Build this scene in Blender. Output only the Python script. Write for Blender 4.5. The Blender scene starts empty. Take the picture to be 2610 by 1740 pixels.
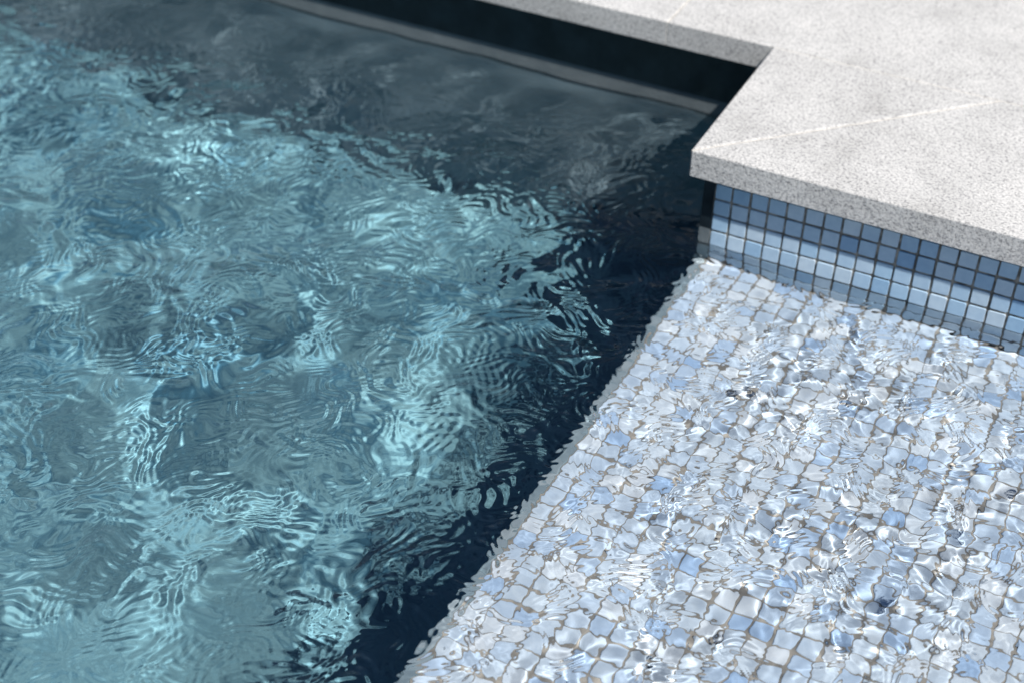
import bpy, math, random
import numpy as np

# ------------------------------------------------------------------ camera, sky, sun
P = 0.20                                    # one mosaic tile with its joint, in metres
K = P / 0.026                               # grain of the materials follows the tile size
sc = bpy.context.scene
COL = sc.collection

YAW, PITCH, ROLL = -0.450, 0.667, 0.026
CAM = (19.858 * P, -65.35 * P, 45.123 * P)
cy, sy_ = math.cos(YAW), math.sin(YAW)
cp, sp = math.cos(PITCH), math.sin(PITCH)
cr, sr = math.cos(ROLL), math.sin(ROLL)
F = np.array([sy_ * cp, cy * cp, -sp]); R = np.array([cy, -sy_, 0.0]); U = np.cross(R, F)
R2 = cr * R + sr * U; U2 = -sr * R + cr * U
from mathutils import Matrix
cam_d = bpy.data.cameras.new('camera')
cam = bpy.data.objects.new('camera', cam_d); COL.objects.link(cam)
cam.matrix_world = Matrix(((R2[0], U2[0], -F[0], CAM[0]), (R2[1], U2[1], -F[1], CAM[1]),
                           (R2[2], U2[2], -F[2], CAM[2]), (0, 0, 0, 1)))
cam_d.sensor_width = 36.0
cam_d.lens = 36.0 * 3813.8 / 2610.0
cam_d.clip_start = 0.02; cam_d.clip_end = 500.0
cam_d.dof.use_dof = True
cam_d.dof.focus_distance = 66.0 * P
cam_d.dof.aperture_fstop = 3.6 / K
sc.camera = cam

SUN = np.array([0.63, -0.32, 1.0]); SUN /= np.linalg.norm(SUN)      # towards the sun
world = bpy.data.worlds.new('World'); sc.world = world; world.use_nodes = True
wn = world.node_tree.nodes; wl = world.node_tree.links
bg = wn['Background']
sky = wn.new('ShaderNodeTexSky'); sky.sky_type = 'NISHITA'; sky.sun_disc = False
sky.sun_elevation = math.asin(SUN[2]); sky.sun_rotation = math.atan2(SUN[0], SUN[1])
sky.air_density = 1.0; sky.dust_density = 0.3; sky.ozone_density = 2.5
wl.new(sky.outputs[0], bg.inputs[0]); bg.inputs[1].default_value = 0.05

sun_d = bpy.data.lights.new('sun', 'SUN'); sun_d.energy = 5.0; sun_d.angle = math.radians(0.53)
sun_d.color = (1.0, 0.965, 0.91)
sun_d.cycles.is_caustics_light = True
sun = bpy.data.objects.new('sun', sun_d); COL.objects.link(sun)
sun.location = (16, -8, 25)
from mathutils import Vector
sun.rotation_euler = Vector(SUN).to_track_quat('Z', 'Y').to_euler()

vs = sc.view_settings
vs.view_transform = 'Standard'; vs.look = 'None'; vs.exposure = 0.57; vs.gamma = 1.0; vs.use_curve_mapping = False
cyc = sc.cycles
cyc.max_bounces = 10; cyc.transmission_bounces = 8; cyc.glossy_bounces = 4; cyc.diffuse_bounces = 3
cyc.transparent_max_bounces = 8; cyc.volume_bounces = 0
cyc.caustics_refractive = True; cyc.caustics_reflective = False
cyc.blur_glossy = 0.0
cyc.sample_clamp_indirect = 3.0
cyc.use_denoising = True
try: cyc.denoiser = 'OPENIMAGEDENOISE'
except Exception: pass

rnd = random.Random(7)
rng = np.random.default_rng(11)

# ------------------------------------------------------------------ helpers
def tag(o, label=None, cat=None, group=None, kind=None):
    if label: o['label'] = label
    if cat: o['category'] = cat
    if group: o['group'] = group
    if kind: o['kind'] = kind
    return o

def mesh_obj(name, verts, faces, mat, parent=None, smooth=False, recv=False):
    me = bpy.data.meshes.new(name)
    me.from_pydata([tuple(v) for v in verts], [], faces); me.update()
    if mat: me.materials.append(mat)
    if smooth: me.polygons.foreach_set('use_smooth', [True] * len(me.polygons))
    o = bpy.data.objects.new(name, me); COL.objects.link(o)
    if parent: o.parent = parent
    o.cycles.is_caustics_receiver = recv
    return o

def empty(name, loc=(0, 0, 0)):
    o = bpy.data.objects.new(name, None); COL.objects.link(o)
    o.location = loc; o.empty_display_size = 0.05
    return o

def prism(poly, z0, z1, ch=0.0, chb=0.0):
    """Upright prism over a convex counter-clockwise outline (tile units), top edge chamfered by ch."""
    n = len(poly)
    def inset(d):
        out = []
        for i in range(n):
            p0, p1, p2 = (np.array(poly[(i + k) % n], float) for k in (-1, 0, 1))
            e0 = p1 - p0; e0 /= np.linalg.norm(e0); e1 = p2 - p1; e1 /= np.linalg.norm(e1)
            n0 = np.array([-e0[1], e0[0]]); n1 = np.array([-e1[1], e1[0]])
            m = n0 + n1; m /= max(1e-6, m @ n0)
            out.append(p1 + d * m)
        return out
    rings = []
    if chb: rings.append((inset(chb), z0)); rings.append((poly, z0 + chb))
    else: rings.append((poly, z0))
    if ch: rings.append((poly, z1 - ch)); rings.append((inset(ch * .35), z1 - ch * .35)); rings.append((inset(ch), z1))
    else: rings.append((poly, z1))
    v = []; f = []
    for r, z in rings: v += [(p[0] * P, p[1] * P, z * P) for p in r]
    for k in range(len(rings) - 1):
        a, b = k * n, (k + 1) * n
        for i in range(n):
            j = (i + 1) % n; f.append((a + i, a + j, b + j, b + i))
    f.append(tuple(range(n - 1, -1, -1))); t = (len(rings) - 1) * n
    f.append(tuple(range(t, t + n)))
    return v, f

# ------------------------------------------------------------------ materials
def new_mat(name):
    m = bpy.data.materials.new(name); m.use_nodes = True
    nt = m.node_tree
    return m, nt.nodes, nt.links, nt.nodes['Principled BSDF']

def node(nodes, kind, **kw):
    n = nodes.new(kind)
    for k, v in kw.items(): setattr(n, k, v)
    return n

def ramp(nodes, stops, interp='LINEAR'):
    r = nodes.new('ShaderNodeValToRGB'); r.color_ramp.interpolation = interp
    e = r.color_ramp.elements
    while len(e) < len(stops): e.new(0.5)
    for k, (p, c) in enumerate(stops):
        e[k].position = p; e[k].color = (c[0], c[1], c[2], 1.0)
    return r

def granite():
    m, N, L, b = new_mat('granite')
    geo = node(N, 'ShaderNodeNewGeometry')
    def noise(scale, detail, rough=0.5):
        n = node(N, 'ShaderNodeTexNoise'); n.inputs['Scale'].default_value = scale / K
        n.inputs['Detail'].default_value = detail; n.inputs['Roughness'].default_value = rough
        L.new(geo.outputs['Position'], n.inputs['Vector']); return n
    fine = noise(285, 3, 0.65)
    r1 = ramp(N, [(0.28, (0.20, 0.20, 0.205)), (0.40, (0.35, 0.35, 0.355)), (0.51, (0.465, 0.462, 0.458)), (0.64, (0.55, 0.545, 0.54))])
    L.new(fine.outputs['Fac'], r1.inputs['Fac'])
    vor = node(N, 'ShaderNodeTexVoronoi'); vor.inputs['Scale'].default_value = 420 / K
    L.new(geo.outputs['Position'], vor.inputs['Vector'])
    sp2 = node(N, 'ShaderNodeSeparateColor'); L.new(vor.outputs['Color'], sp2.inputs[0])
    r2 = ramp(N, [(0.0, (0.26, 0.26, 0.27)), (0.13, (0.34, 0.34, 0.345)), (0.17, (1, 1, 1)), (1.0, (1.06, 1.05, 1.04))])
    L.new(sp2.outputs[0], r2.inputs['Fac'])
    mul = node(N, 'ShaderNodeMix', data_type='RGBA', blend_type='MULTIPLY'); mul.inputs['Factor'].default_value = 0.5
    L.new(r1.outputs['Color'], mul.inputs['A']); L.new(r2.outputs['Color'], mul.inputs['B'])
    big = noise(9, 4, 0.6)
    r3 = ramp(N, [(0.28, (0.76, 0.755, 0.745)), (0.42, (0.92, 0.915, 0.91)), (0.55, (1.0, 0.995, 0.99)), (0.72, (1.08, 1.07, 1.06))])
    L.new(big.outputs['Fac'], r3.inputs['Fac'])
    mul2 = node(N, 'ShaderNodeMix', data_type='RGBA', blend_type='MULTIPLY'); mul2.inputs['Factor'].default_value = 1.0
    L.new(mul.outputs['Result'], mul2.inputs['A']); L.new(r3.outputs['Color'], mul2.inputs['B'])
    oi = node(N, 'ShaderNodeObjectInfo')
    mr = node(N, 'ShaderNodeMapRange'); mr.inputs['To Min'].default_value = 0.93; mr.inputs['To Max'].default_value = 1.05
    L.new(oi.outputs['Random'], mr.inputs['Value'])
    mul3 = node(N, 'ShaderNodeVectorMath', operation='SCALE')
    L.new(mul2.outputs['Result'], mul3.inputs[0]); L.new(mr.outputs[0], mul3.inputs['Scale'])
    L.new(mul3.outputs['Vector'], b.inputs['Base Color'])
    b.inputs['Roughness'].default_value = 0.72; b.inputs['Specular IOR Level'].default_value = 0.35
    bp = node(N, 'ShaderNodeBump'); bp.inputs['Strength'].default_value = 0.55; bp.inputs['Distance'].default_value = 0.0012 * K
    L.new(fine.outputs['Fac'], bp.inputs['Height']); L.new(bp.outputs['Normal'], b.inputs['Normal'])
    return m

def tile_glass(name, island, wall=False):
    m, N, L, b = new_mat(name)
    if island:
        g = node(N, 'ShaderNodeNewGeometry'); rv = g.outputs['Random Per Island']
    else:
        g = node(N, 'ShaderNodeObjectInfo'); rv = g.outputs['Random']
    r = ramp(N, [(0.0, (0.31, 0.46, 0.68)), (0.08, (0.40, 0.53, 0.70)), (0.25, (0.46, 0.575, 0.71)),
                 (0.70, (0.52, 0.62, 0.72)), (1.0, (0.60, 0.67, 0.74))])
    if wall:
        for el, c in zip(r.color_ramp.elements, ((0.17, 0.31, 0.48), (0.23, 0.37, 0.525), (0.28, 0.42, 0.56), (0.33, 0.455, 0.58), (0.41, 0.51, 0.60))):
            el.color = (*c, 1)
    L.new(rv, r.inputs['Fac'])
    geo = node(N, 'ShaderNodeNewGeometry')
    no = node(N, 'ShaderNodeTexNoise'); no.inputs['Scale'].default_value = 90 / K; no.inputs['Detail'].default_value = 3
    L.new(geo.outputs['Position'], no.inputs['Vector'])
    r2 = ramp(N, [(0.3, (0.90, 0.92, 0.95)), (0.7, (1.05, 1.04, 1.03))])
    L.new(no.outputs['Fac'], r2.inputs['Fac'])
    mu = node(N, 'ShaderNodeMix', data_type='RGBA', blend_type='MULTIPLY'); mu.inputs['Factor'].default_value = 1.0
    L.new(r.outputs['Color'], mu.inputs['A']); L.new(r2.outputs['Color'], mu.inputs['B'])
    L.new(mu.outputs['Result'], b.inputs['Base Color'])
    b.inputs['Roughness'].default_value = 0.22
    return m

def grout_mat(name, stops):
    m, N, L, b = new_mat(name)
    geo = node(N, 'ShaderNodeNewGeometry')
    no = node(N, 'ShaderNodeTexNoise'); no.inputs['Scale'].default_value = 55 / K; no.inputs['Detail'].default_value = 5
    L.new(geo.outputs['Position'], no.inputs['Vector'])
    r = ramp(N, stops)
    L.new(no.outputs['Fac'], r.inputs['Fac']); L.new(r.outputs['Color'], b.inputs['Base Color'])
    b.inputs['Roughness'].default_value = 0.9
    return m

def plaster_mat(name, c0, c1, scale=14.0, lo=0.3, hi=0.7):
    m, N, L, b = new_mat(name)
    geo = node(N, 'ShaderNodeNewGeometry')
    no = node(N, 'ShaderNodeTexNoise'); no.inputs['Scale'].default_value = scale / K; no.inputs['Detail'].default_value = 7; no.inputs['Distortion'].default_value = 0.5
    no.inputs['Roughness'].default_value = 0.62
    L.new(geo.outputs['Position'], no.inputs['Vector'])
    r = ramp(N, [(lo, c0), (hi, c1)])
    L.new(no.outputs['Fac'], r.inputs['Fac']); L.new(r.outputs['Color'], b.inputs['Base Color'])
    b.inputs['Roughness'].default_value = 0.75
    bp = node(N, 'ShaderNodeBump'); bp.inputs['Strength'].default_value = 0.3; bp.inputs['Distance'].default_value = 0.002 * K
    n2 = node(N, 'ShaderNodeTexNoise'); n2.inputs['Scale'].default_value = 160 / K; L.new(geo.outputs['Position'], n2.inputs['Vector'])
    L.new(n2.outputs['Fac'], bp.inputs['Height']); L.new(bp.outputs['Normal'], b.inputs['Normal'])
    return m

def mortar_mat():
    m, N, L, b = new_mat('mortar')
    geo = node(N, 'ShaderNodeNewGeometry')
    no = node(N, 'ShaderNodeTexNoise'); no.inputs['Scale'].default_value = 45 / K; no.inputs['Detail'].default_value = 4
    L.new(geo.outputs['Position'], no.inputs['Vector'])
    r = ramp(N, [(0.25, (0.30, 0.28, 0.25)), (0.42, (0.48, 0.455, 0.42)), (0.7, (0.62, 0.59, 0.55))])
    L.new(no.outputs['Fac'], r.inputs['Fac']); L.new(r.outputs['Color'], b.inputs['Base Color'])
    b.inputs['Roughness'].default_value = 0.9
    return m

def water_mat():
    m = bpy.data.materials.new('pool_water'); m.use_nodes = True
    N = m.node_tree.nodes; L = m.node_tree.links; N.clear()
    out = N.new('ShaderNodeOutputMaterial')
    g = N.new('ShaderNodeBsdfGlass'); g.inputs['IOR'].default_value = 1.333; g.inputs['Roughness'].default_value = 0.0
    L.new(g.outputs[0], out.inputs['Surface'])
    # fine ripples: relief stored on the surface as a normal, turned over when seen from below
    at = N.new('ShaderNodeAttribute'); at.attribute_name = 'ripple_normal'
    geo = N.new('ShaderNodeNewGeometry')
    fl = N.new('ShaderNodeMath'); fl.operation = 'MULTIPLY_ADD'; fl.inputs[1].default_value = -2.0; fl.inputs[2].default_value = 1.0
    L.new(geo.outputs['Backfacing'], fl.inputs[0])
    sca = N.new('ShaderNodeVectorMath'); sca.operation = 'SCALE'
    L.new(at.outputs['Vector'], sca.inputs[0]); L.new(fl.outputs[0], sca.inputs['Scale'])
    L.new(sca.outputs['Vector'], g.inputs['Normal'])
    return m

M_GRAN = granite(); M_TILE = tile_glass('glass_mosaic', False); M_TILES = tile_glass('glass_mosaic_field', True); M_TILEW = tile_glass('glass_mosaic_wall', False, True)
M_GROUT = grout_mat('grout', [(0.32, (0.14, 0.138, 0.13)), (0.5, (0.235, 0.225, 0.205)), (0.68, (0.34, 0.32, 0.285))])
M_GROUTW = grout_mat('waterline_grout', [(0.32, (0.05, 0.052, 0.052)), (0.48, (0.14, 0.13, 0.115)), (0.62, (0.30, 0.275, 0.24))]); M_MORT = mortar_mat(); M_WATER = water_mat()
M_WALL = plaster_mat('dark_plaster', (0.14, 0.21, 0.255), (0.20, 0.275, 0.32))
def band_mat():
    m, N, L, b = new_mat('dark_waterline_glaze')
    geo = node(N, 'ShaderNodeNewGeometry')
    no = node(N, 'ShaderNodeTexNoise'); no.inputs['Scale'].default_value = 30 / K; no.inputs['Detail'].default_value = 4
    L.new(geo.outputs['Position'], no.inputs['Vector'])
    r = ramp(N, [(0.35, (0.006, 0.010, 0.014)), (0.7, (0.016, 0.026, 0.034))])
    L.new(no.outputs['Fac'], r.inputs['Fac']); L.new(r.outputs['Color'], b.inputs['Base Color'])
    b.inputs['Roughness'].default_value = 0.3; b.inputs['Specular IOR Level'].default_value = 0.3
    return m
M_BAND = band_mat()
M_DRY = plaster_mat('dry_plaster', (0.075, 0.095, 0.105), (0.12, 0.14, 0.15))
M_FLOOR = plaster_mat('floor_plaster_caustics', (0.022, 0.095, 0.15), (0.165, 0.335, 0.39), 9.0, 0.37, 0.64)  # strong mottling puts broad bright and dark caustic patches into the plaster colour

# ------------------------------------------------------------------ levels and lines of the pool (tile units; water at 0)
Z_SHELF, Z_FLOOR, Z_W = -2.8, -20.5, -1.0
Z_CB, Z_CT = 3.54, 5.12                     # underside and top of the coping
X_C, Y_C = -1.25, -0.90                     # overhanging corner of the coping
Y_FAR = 12.25                               # far coping edge
Y_FW = 13.5                                 # face of the far wall
X_SIDE = -0.62                              # face of the side wall under the coping, riser of the shelf
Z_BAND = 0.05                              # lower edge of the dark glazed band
X_EDGE = -0.54                              # outer face of the shelf's edge strip
X_L, Y_N, X_R = -118.0, -95.0, 46.0

# ------------------------------------------------------------------ the pool shell
def box(x0, x1, y0, y1, z0, z1): return prism([(x0, y0), (x1, y0), (x1, y1), (x0, y1)], z0, z1)
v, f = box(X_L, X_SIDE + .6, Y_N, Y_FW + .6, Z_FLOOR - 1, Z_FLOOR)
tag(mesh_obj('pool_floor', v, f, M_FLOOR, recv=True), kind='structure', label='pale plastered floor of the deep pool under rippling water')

def wall(name, b, label, recv=True, top=0.0):
    x0, x1, y0, y1, z0, z1 = b
    v, f = prism([(x0, y0), (x1, y0), (x1, y1), (x0, y1)], z0, z1, ch=top)
    return tag(mesh_obj(name, v, f, M_WALL, recv=recv), label, 'wall')
# each wall is split at the water line: dry band above, submerged face below
far = wall('pool_wall', (X_L, X_SIDE, Y_FW, Y_FW + 1.2, Z_FLOOR, Z_W - .4), 'grey plastered pool wall with dark glazed band under the long coping beyond the deep water')
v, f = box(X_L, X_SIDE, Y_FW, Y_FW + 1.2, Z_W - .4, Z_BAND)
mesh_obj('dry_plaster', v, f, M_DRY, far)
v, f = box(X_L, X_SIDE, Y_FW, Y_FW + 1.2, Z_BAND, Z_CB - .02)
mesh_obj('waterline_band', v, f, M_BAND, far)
side = wall('pool_wall', (X_SIDE, 0.0, 0.0, Y_FW + 1.2, Z_FLOOR, Z_W - .4), 'grey plastered wall end with dark glazed band beside the blue mosaic under the coping corner')
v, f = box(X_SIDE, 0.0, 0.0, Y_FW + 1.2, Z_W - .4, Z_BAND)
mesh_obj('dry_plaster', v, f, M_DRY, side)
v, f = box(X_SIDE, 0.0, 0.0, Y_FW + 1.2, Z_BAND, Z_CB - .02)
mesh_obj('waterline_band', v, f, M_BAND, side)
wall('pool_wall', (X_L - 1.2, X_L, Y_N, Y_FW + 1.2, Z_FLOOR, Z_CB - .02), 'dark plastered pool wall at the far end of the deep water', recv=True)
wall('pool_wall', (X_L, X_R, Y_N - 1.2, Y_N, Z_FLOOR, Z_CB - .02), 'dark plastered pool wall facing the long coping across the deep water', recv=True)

# ------------------------------------------------------------------ mosaic tile shapes
def tile_shape(w, h, t, r=0.055, ch=0.035):
    """Pillowed glass tile lying flat, top at z = 0, octagonal corners."""
    a, b = w / 2, h / 2
    ring = [(-a + r, -b), (a - r, -b), (a, -b + r), (a, b - r), (a - r, b), (-a + r, b), (-a, b - r), (-a, -b + r)]
    v = [(x, y, -t) for x, y in ring] + [(x, y, -ch) for x, y in ring]
    v += [(x * (1 - ch / a), y * (1 - ch / b), 0.0) for x, y in ring]
    f = []
    for k in (0, 8):
        for i in range(8):
            j = (i + 1) % 8; f.append((k + i, k + j, k + 8 + j, k + 8 + i))
    f.append(tuple(range(16, 24)))
    return v, f

def tile_mesh(name, w, h, t, vertical=False):
    v, f = tile_shape(w, h, t, 0.055, 0.022) if vertical else tile_shape(w, h, t)
    if vertical: v = [(x, -z, y) for x, y, z in v]
    me = bpy.data.meshes.new(name)
    me.from_pydata([(x * P, y * P, z * P) for x, y, z in v], [], f); me.materials.append(M_TILEW if vertical else M_TILE); me.update()
    return me

# ------------------------------------------------------------------ the shallow shelf
shelf = tag(empty('tiled_shelf', (0, 0, Z_SHELF * P)), 'shallow shelf of pale blue glass mosaic just under the clear water', 'shelf')
def child_mesh(name, v, f, mat, parent, recv=False):
    o = mesh_obj(name, v, f, mat, parent, recv=recv)
    o.matrix_parent_inverse = Matrix.Translation(-Vector(parent.location)); return o
v, f = box(-0.04, X_R, Y_N, 0.14, Z_SHELF - 1.0, Z_SHELF - 0.07)
child_mesh('grout_bed', v, f, M_GROUT, shelf, True)
v, f = prism([(X_EDGE, Y_N), (-0.04, Y_N), (-0.04, -0.002), (X_EDGE, -0.002)], Z_FLOOR, Z_SHELF + .02, ch=0.10)
child_mesh('edge_strip', v, f, M_WALL, shelf, True)['label'] = 'grey plaster edge strip of the shelf above the drop'

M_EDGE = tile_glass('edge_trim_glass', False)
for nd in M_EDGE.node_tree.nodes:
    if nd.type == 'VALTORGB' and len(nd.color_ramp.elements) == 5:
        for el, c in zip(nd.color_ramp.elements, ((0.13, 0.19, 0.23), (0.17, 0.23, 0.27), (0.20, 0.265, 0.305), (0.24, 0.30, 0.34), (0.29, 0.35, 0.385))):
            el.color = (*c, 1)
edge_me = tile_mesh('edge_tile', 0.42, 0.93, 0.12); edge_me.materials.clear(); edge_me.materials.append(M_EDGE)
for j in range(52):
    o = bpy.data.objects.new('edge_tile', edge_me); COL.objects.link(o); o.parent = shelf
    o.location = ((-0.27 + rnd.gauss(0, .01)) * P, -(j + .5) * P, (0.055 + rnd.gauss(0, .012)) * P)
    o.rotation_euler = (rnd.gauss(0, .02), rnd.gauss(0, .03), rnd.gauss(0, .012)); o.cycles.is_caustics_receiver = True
W = 0.89
base = [tile_mesh('tile', W + dw, W + dh, 0.2) for dw, dh in ((0, 0), (.012, -.012), (-.014, .01), (.006, .012))]
NX, NY = 44, 62
def cam_px(x, y, z):
    d = np.array([x * P, y * P, z * P]) - np.array(CAM); w = d @ F
    return 512 + 1496.3 * (d @ R2) / w, 341 - 1496.3 * (d @ U2) / w, w
cells = []
for i in range(NX):
    for j in range(NY):
        x, y = i + 0.5, -(j + 0.5)
        px, py, w = cam_px(x, y, Z_SHELF * 0.7)
        vis = -10 < px < 1034 and -10 < py < 692
        cells.append((0 if vis else 1, w, x, y))
cells.sort()
def jitter(): return rnd.gauss(0, .012), rnd.gauss(0, .012), rnd.gauss(0, .012), rnd.gauss(0, .008), rnd.gauss(0, .012), rnd.gauss(0, .012)
sv, sf = [], []
for n, (nv, w, x, y) in enumerate(cells):
    dx, dy, rz, dz, rx, ry = jitter()
    if n < 300:
        o = bpy.data.objects.new('tile', base[n % 4]); COL.objects.link(o); o.parent = shelf
        o.location = ((x + dx) * P, (y + dy) * P, dz * P); o.rotation_euler = (rx, ry, rz)
        o.cycles.is_caustics_receiver = True
    else:
        tv, tf = tile_shape(W + rnd.gauss(0, .008), W + rnd.gauss(0, .008), 0.2)
        k = len(sv); c, s = math.cos(rz), math.sin(rz)
        sv += [((x + dx + a * c - b * s) * P, (y + dy + a * s + b * c) * P, (Z_SHELF + dz + z + a * ry) * P) for a, b, z in tv]
        sf += [tuple(q + k for q in t) for t in tf]
o = child_mesh('tile_field', sv, sf, M_TILES, shelf, True); o['kind'] = 'stuff'

# ------------------------------------------------------------------ the mosaic wall under the front coping
mw = tag(empty('tiled_wall', (0, 0, 0)), 'blue glass mosaic wall between the stone coping and the shallow shelf', 'wall')
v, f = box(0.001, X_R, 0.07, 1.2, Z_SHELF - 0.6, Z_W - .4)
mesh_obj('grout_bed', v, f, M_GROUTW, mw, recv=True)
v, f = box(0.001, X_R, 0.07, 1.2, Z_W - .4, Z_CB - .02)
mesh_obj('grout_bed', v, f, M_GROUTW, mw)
WW = 0.875
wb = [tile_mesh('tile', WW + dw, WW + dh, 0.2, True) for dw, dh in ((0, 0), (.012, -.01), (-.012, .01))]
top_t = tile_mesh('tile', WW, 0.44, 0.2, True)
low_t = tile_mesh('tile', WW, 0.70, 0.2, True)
for i in range(26):
    for z in (3.29, 2.5, 1.5, 0.5, -0.5, -1.5, -2.39):
        me = top_t if z > 3 else low_t if z < -2 else wb[rnd.randrange(3)]
        o = bpy.data.objects.new('tile', me); COL.objects.link(o); o.parent = mw
        dx, dy, rz, dz, rx, ry = jitter()
        o.location = ((i + .5 + dx * .6) * P, dz * P, (z + dy * .6) * P); o.rotation_euler = (rx, rz * .7, ry)
        o.cycles.is_caustics_receiver = z < Z_W

# ------------------------------------------------------------------ coping stones
G = 0.042                                    # half a joint
W_C = Y_FAR - Y_C
def stone(poly, label, group=None):
    v, f = prism(poly, Z_CB, Z_CT, ch=0.09, chb=0.04)
    return tag(mesh_obj('coping_stone', v, f, M_GRAN), label, 'coping stone', group)
d = G * math.sqrt(2)
yb = Y_FAR - G * 0
stA = stone([(X_C + d + .02, Y_C), (30.0, Y_C), (30.0, yb - G), (X_C + W_C + d - G, yb - G)],
            'pale speckled granite coping stone overhanging the blue mosaic wall, cut to a mitre')
stB = stone([(X_C, Y_C + d + .02), (X_C + W_C - d - G, yb - G), (X_C, yb - G)],
            'triangular pale granite coping stone between mitre joint and the dark deep water')
XJ = -7.875
stC = stone([(XJ + G, yb + G * .6), (32.0, yb + G * .6), (32.0, yb + 24), (XJ + G, yb + 24)],
            'broad pale granite paving stone behind the mitred corner stones')
stD = stone([(XJ - 26, yb + G * .6), (XJ - G, yb + G * .6), (XJ - G, yb + 24), (XJ - 26, yb + 24)],
            'pale granite coping stone along the dark far wall, left of the upright mortar joint')
stone([(XJ - 80, yb + G * .6), (XJ - 26 - 2 * G, yb + G * .6), (XJ - 26 - 2 * G, yb + 24), (XJ - 80, yb + 24)],
      'farthest pale granite coping stone along the dark plastered wall')
def joint(parent, poly):
    v, f = prism(poly, Z_CB + .03, Z_CT - .05)
    mesh_obj('mortar_joint', v, f, M_MORT, parent)
joint(stC, [(XJ - G, yb + G * .6 + .02), (XJ + G, yb + G * .6 + .02), (XJ + G, yb + 24), (XJ - G, yb + 24)])
joint(stC, [(X_C + .05, yb - G), (30, yb - G), (30, yb + G * .6), (X_C + .05, yb + G * .6)])
joint(stA, [(X_C + .05, Y_C + .05), (X_C + d + .03, Y_C + .05), (X_C + W_C + d - G, yb - G), (X_C + W_C - d - G, yb - G), (X_C + .05, Y_C + d + .03)])
# solid ground under the paving
v, f = box(0.0, X_R, 1.2, Y_FW + 24, Z_CB - 6, Z_CB - .03)
tag(mesh_obj('ground', v, f, M_MORT), kind='structure')
v, f = box(X_L, 0.0, Y_FW + 1.2, Y_FW + 24, Z_CB - 6, Z_CB - .03)
tag(mesh_obj('ground', v, f, M_MORT), kind='structure')

# ------------------------------------------------------------------ water surface
def axis(a, b, c, e, fine, coarse):
    return np.concatenate([np.arange(a, b, coarse), np.arange(b, c, fine), np.arange(c, e + coarse * .5, coarse)])
gx = axis(X_L + .02 - .1, -58.0, 23.5, X_R - .5, 0.085, 0.6)
gy = axis(Y_N - .1, -44.0, Y_FW - .05, Y_FW + .1, 0.085, 0.6)
gy[-1] = Y_FW + .25
X, Y = np.meshgrid(gx, gy)
def sm(a, b, t): t = np.clip((t - a) / (b - a), 0, 1); return t * t * (3 - 2 * t)
def lump(l, n=7):
    """smooth random field, about -1..1, features of size l"""
    o = np.zeros_like(X)
    for _ in range(n):
        t = rng.uniform(0, 2 * np.pi); k = 2 * np.pi / (l * rng.uniform(.7, 1.6))
        o += np.sin(k * (X * np.cos(t) + Y * np.sin(t)) + rng.uniform(0, 6.28))
    return o / math.sqrt(n / 2) / 1.6
def waves(n, l0, l1, slope, spread=np.pi, t0=0.0, warp=None):
    o = np.zeros_like(X)
    xx, yy = (X, Y) if warp is None else warp
    for _ in range(n):
        l = math.exp(rng.uniform(math.log(l0), math.log(l1))); k = 2 * np.pi / l
        t = t0 + rng.uniform(-spread, spread)
        ph = k * (xx * np.cos(t) + yy * np.sin(t)) + rng.uniform(0, 6.28)
        o += (slope / k) * np.sin(ph)
    return o * math.sqrt(2.0 / n)
on_shelf = 0.35 * sm(-.3, 1.5, X) + 0.65 * sm(3.8, 6.8, X); over = sm(-2.0, 0.5, X)
# swell that focuses the sunlight
H = waves(28, 6.5, 14, 0.072)
wx = X + 0.35 * lump(3.2); wy = Y + 0.35 * lump(3.2)
env = np.clip(0.8 + 0.45 * lump(8), 0.35, 1.25)
H += waves(40, 0.75, 2.0, 0.080, warp=(wx, wy)) * env * on_shelf * (.15 + .85 * sm(.2, 2.2, -Y))
H += waves(20, 2.0, 4.2, 0.05) * sm(7.0, 9.0, Y) * (1 - over)
# fine ripples on top of it: trains that keep one heading over a patch
V = np.zeros_like(X)
wx = X + 0.8 * lump(8); wy = Y + 0.8 * lump(8)
V += waves(24, 1.4, 5, 0.125, warp=(wx, wy)) * np.clip(0.8 + 0.6 * lump(11), .2, 1.6) * (1 - .7 * over)
wx = X + 0.35 * lump(3.0); wy = Y + 0.35 * lump(3.0)
for m in range(7):
    t0 = m * np.pi / 7 + rng.uniform(-.2, .2)
    patch = np.clip(lump(6) * 1.25 - 0.25, 0, 1.3)
    V += waves(9, 0.45, 1.4, 0.13, spread=0.30, t0=t0, warp=(wx, wy)) * patch * (1 - .7 * over)
    patch = np.clip(lump(4) * 1.3 - 0.35, 0, 1.2)
    V += waves(7, 0.32, 0.55, 0.22, spread=0.22, t0=t0, warp=(wx, wy)) * patch * (.8 + .3 * over)
V += waves(16, 0.40, 0.7, 0.12, warp=(wx, wy)) * np.exp(-((X + .3) / 1.0) ** 2)
V += waves(34, 0.34, 0.62, 0.17, warp=(wx, wy)) * np.clip(0.6 + 0.7 * lump(5), 0.10, 1.5) * over
dx0 = X[0, :]; dy0 = Y[:, 0]
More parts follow.
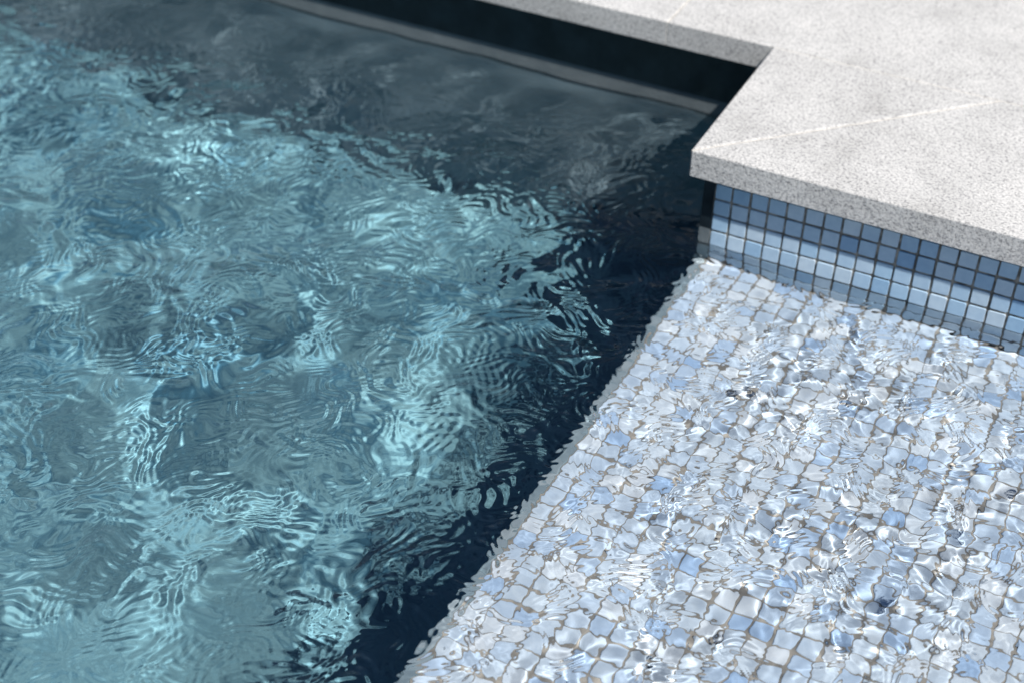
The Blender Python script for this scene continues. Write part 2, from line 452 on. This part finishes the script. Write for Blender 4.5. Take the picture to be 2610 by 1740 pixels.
for n in range(170):
    cx = rng.uniform(-57, 22); cyy = rng.uniform(-42, 12)
    t = rng.normal(1.1, 0.75) + (np.pi if rng.uniform() < .5 else 0); rad = rng.uniform(3, 22) * (1 if rng.uniform() < .7 else -1)
    ra, rb = rng.uniform(1.2, 5.0), rng.uniform(0.7, 2.4)
    w = 3 * max(ra, rb)
    i0, i1 = np.searchsorted(dx0, (cx - w, cx + w)); j0, j1 = np.searchsorted(dy0, (cyy - w, cyy + w))
    if i1 - i0 < 3 or j1 - j0 < 3: continue
    xs = X[j0:j1, i0:i1] - cx; ys = Y[j0:j1, i0:i1] - cyy
    a = xs * np.cos(t) + ys * np.sin(t); b = -xs * np.sin(t) + ys * np.cos(t)
    a = a + 0.25 * np.sin(b * rng.uniform(.5, 1.3) + rng.uniform(0, 6))
    rr = (np.sqrt((a + abs(rad)) ** 2 + b ** 2) - abs(rad)) * np.sign(rad)
    k = 2 * np.pi / rng.uniform(0.36, 0.72)
    amp = rng.uniform(.04, .16)
    if n % 3 == 0:                           # a steep crest that pushes a train of capillary ripples ahead
        fade = np.exp(-np.clip(rr, 0, None) / rb) * sm(-.12, .12, rr) * np.exp(-(b / ra) ** 2)
        V[j0:j1, i0:i1] += (amp / k) * 1.2 * fade * np.sin(k * rr * (1 + .05 * rr))
        V[j0:j1, i0:i1] += 0.05 * amp / .12 * np.exp(-(rr / .22) ** 2 - (b / ra) ** 2)
    else:
        V[j0:j1, i0:i1] += (amp / k) * np.exp(-(rr / rb) ** 2 - (b / ra) ** 2) * np.sin(k * rr)
# calmer against the walls
dist = np.where(X < X_SIDE, Y_FW - Y, np.where(X < 30, -Y, 9))
H *= 0.4 + 0.6 * sm(0.0, 0.8, np.abs(dist)); V *= 0.12 + 0.88 * sm(0.0, 2.6, np.abs(dist))
FY, FX = np.gradient(H + V, gy, gx)
FN = np.stack([-FX, -FY, np.ones_like(FX)], -1); FN /= np.linalg.norm(FN, axis=-1, keepdims=True)
ny, nx = X.shape
verts = np.stack([X.ravel() * P, Y.ravel() * P, (H.ravel() + Z_W) * P], 1)
idx = np.arange(nx * ny).reshape(ny, nx)
cxm = 0.5 * (X[:-1, :-1] + X[1:, 1:]); cym = 0.5 * (Y[:-1, :-1] + Y[1:, 1:])
keep = ~((cxm > X_SIDE + .3) & (cym > 0.3))
q = np.stack([idx[:-1, :-1], idx[:-1, 1:], idx[1:, 1:], idx[1:, :-1]], -1)[keep]
used, inv = np.unique(q, return_inverse=True); q = inv.reshape(-1, 4)
verts = verts[used]; normals = FN.reshape(-1, 3)[used]
# closed body of water: skirt down along the rim, sunk into the walls, and a bottom below the floor
e = np.concatenate([q[:, [0, 1]], q[:, [1, 2]], q[:, [2, 3]], q[:, [3, 0]]])
key = np.sort(e, 1); u, first, cnt = np.unique(key, axis=0, return_index=True, return_counts=True)
rim = e[first[cnt == 1]]
rv, ri = np.unique(rim, return_inverse=True); ri = ri.reshape(-1, 2)
nb = len(verts)
low = verts[rv].copy(); low[:, 2] = (Z_FLOOR - .5) * P
skirt = np.stack([rim[:, 1], rim[:, 0], nb + ri[:, 0], nb + ri[:, 1]], 1)
verts = np.concatenate([verts, low])
nv0 = len(verts)
centre = np.array([[X_L * .5 * P, -30 * P, (Z_FLOOR - .5) * P]])
verts = np.concatenate([verts, centre])
fan = np.stack([nb + ri[:, 1], nb + ri[:, 0], np.full(len(ri), nv0)], 1)
loops = np.concatenate([q.ravel(), skirt.ravel(), fan.ravel()])
tot = np.concatenate([np.full(len(q) + len(skirt), 4), np.full(len(fan), 3)])
me = bpy.data.meshes.new('water')
me.vertices.add(len(verts)); me.vertices.foreach_set('co', verts.astype(np.float32).ravel())
me.loops.add(len(loops)); me.loops.foreach_set('vertex_index', loops.astype(np.int32))
me.polygons.add(len(tot))
me.polygons.foreach_set('loop_start', np.concatenate([[0], np.cumsum(tot)[:-1]]).astype(np.int32))
smf = np.zeros(len(tot), bool); smf[:len(q)] = True
me.update(calc_edges=True)
me.polygons.foreach_set('use_smooth', smf)
me.materials.append(M_WATER); me.validate()
allN = np.zeros((len(verts), 3), np.float32); allN[:, 2] = 1; allN[:len(normals)] = normals
at = me.attributes.new('ripple_normal', 'FLOAT_VECTOR', 'POINT'); at.data.foreach_set('vector', allN.ravel())
wat = bpy.data.objects.new('water', me); COL.objects.link(wat)
tag(wat, kind='structure', label='clear rippling pool water over shelf and deep floor')
wat.cycles.is_caustics_caster = True
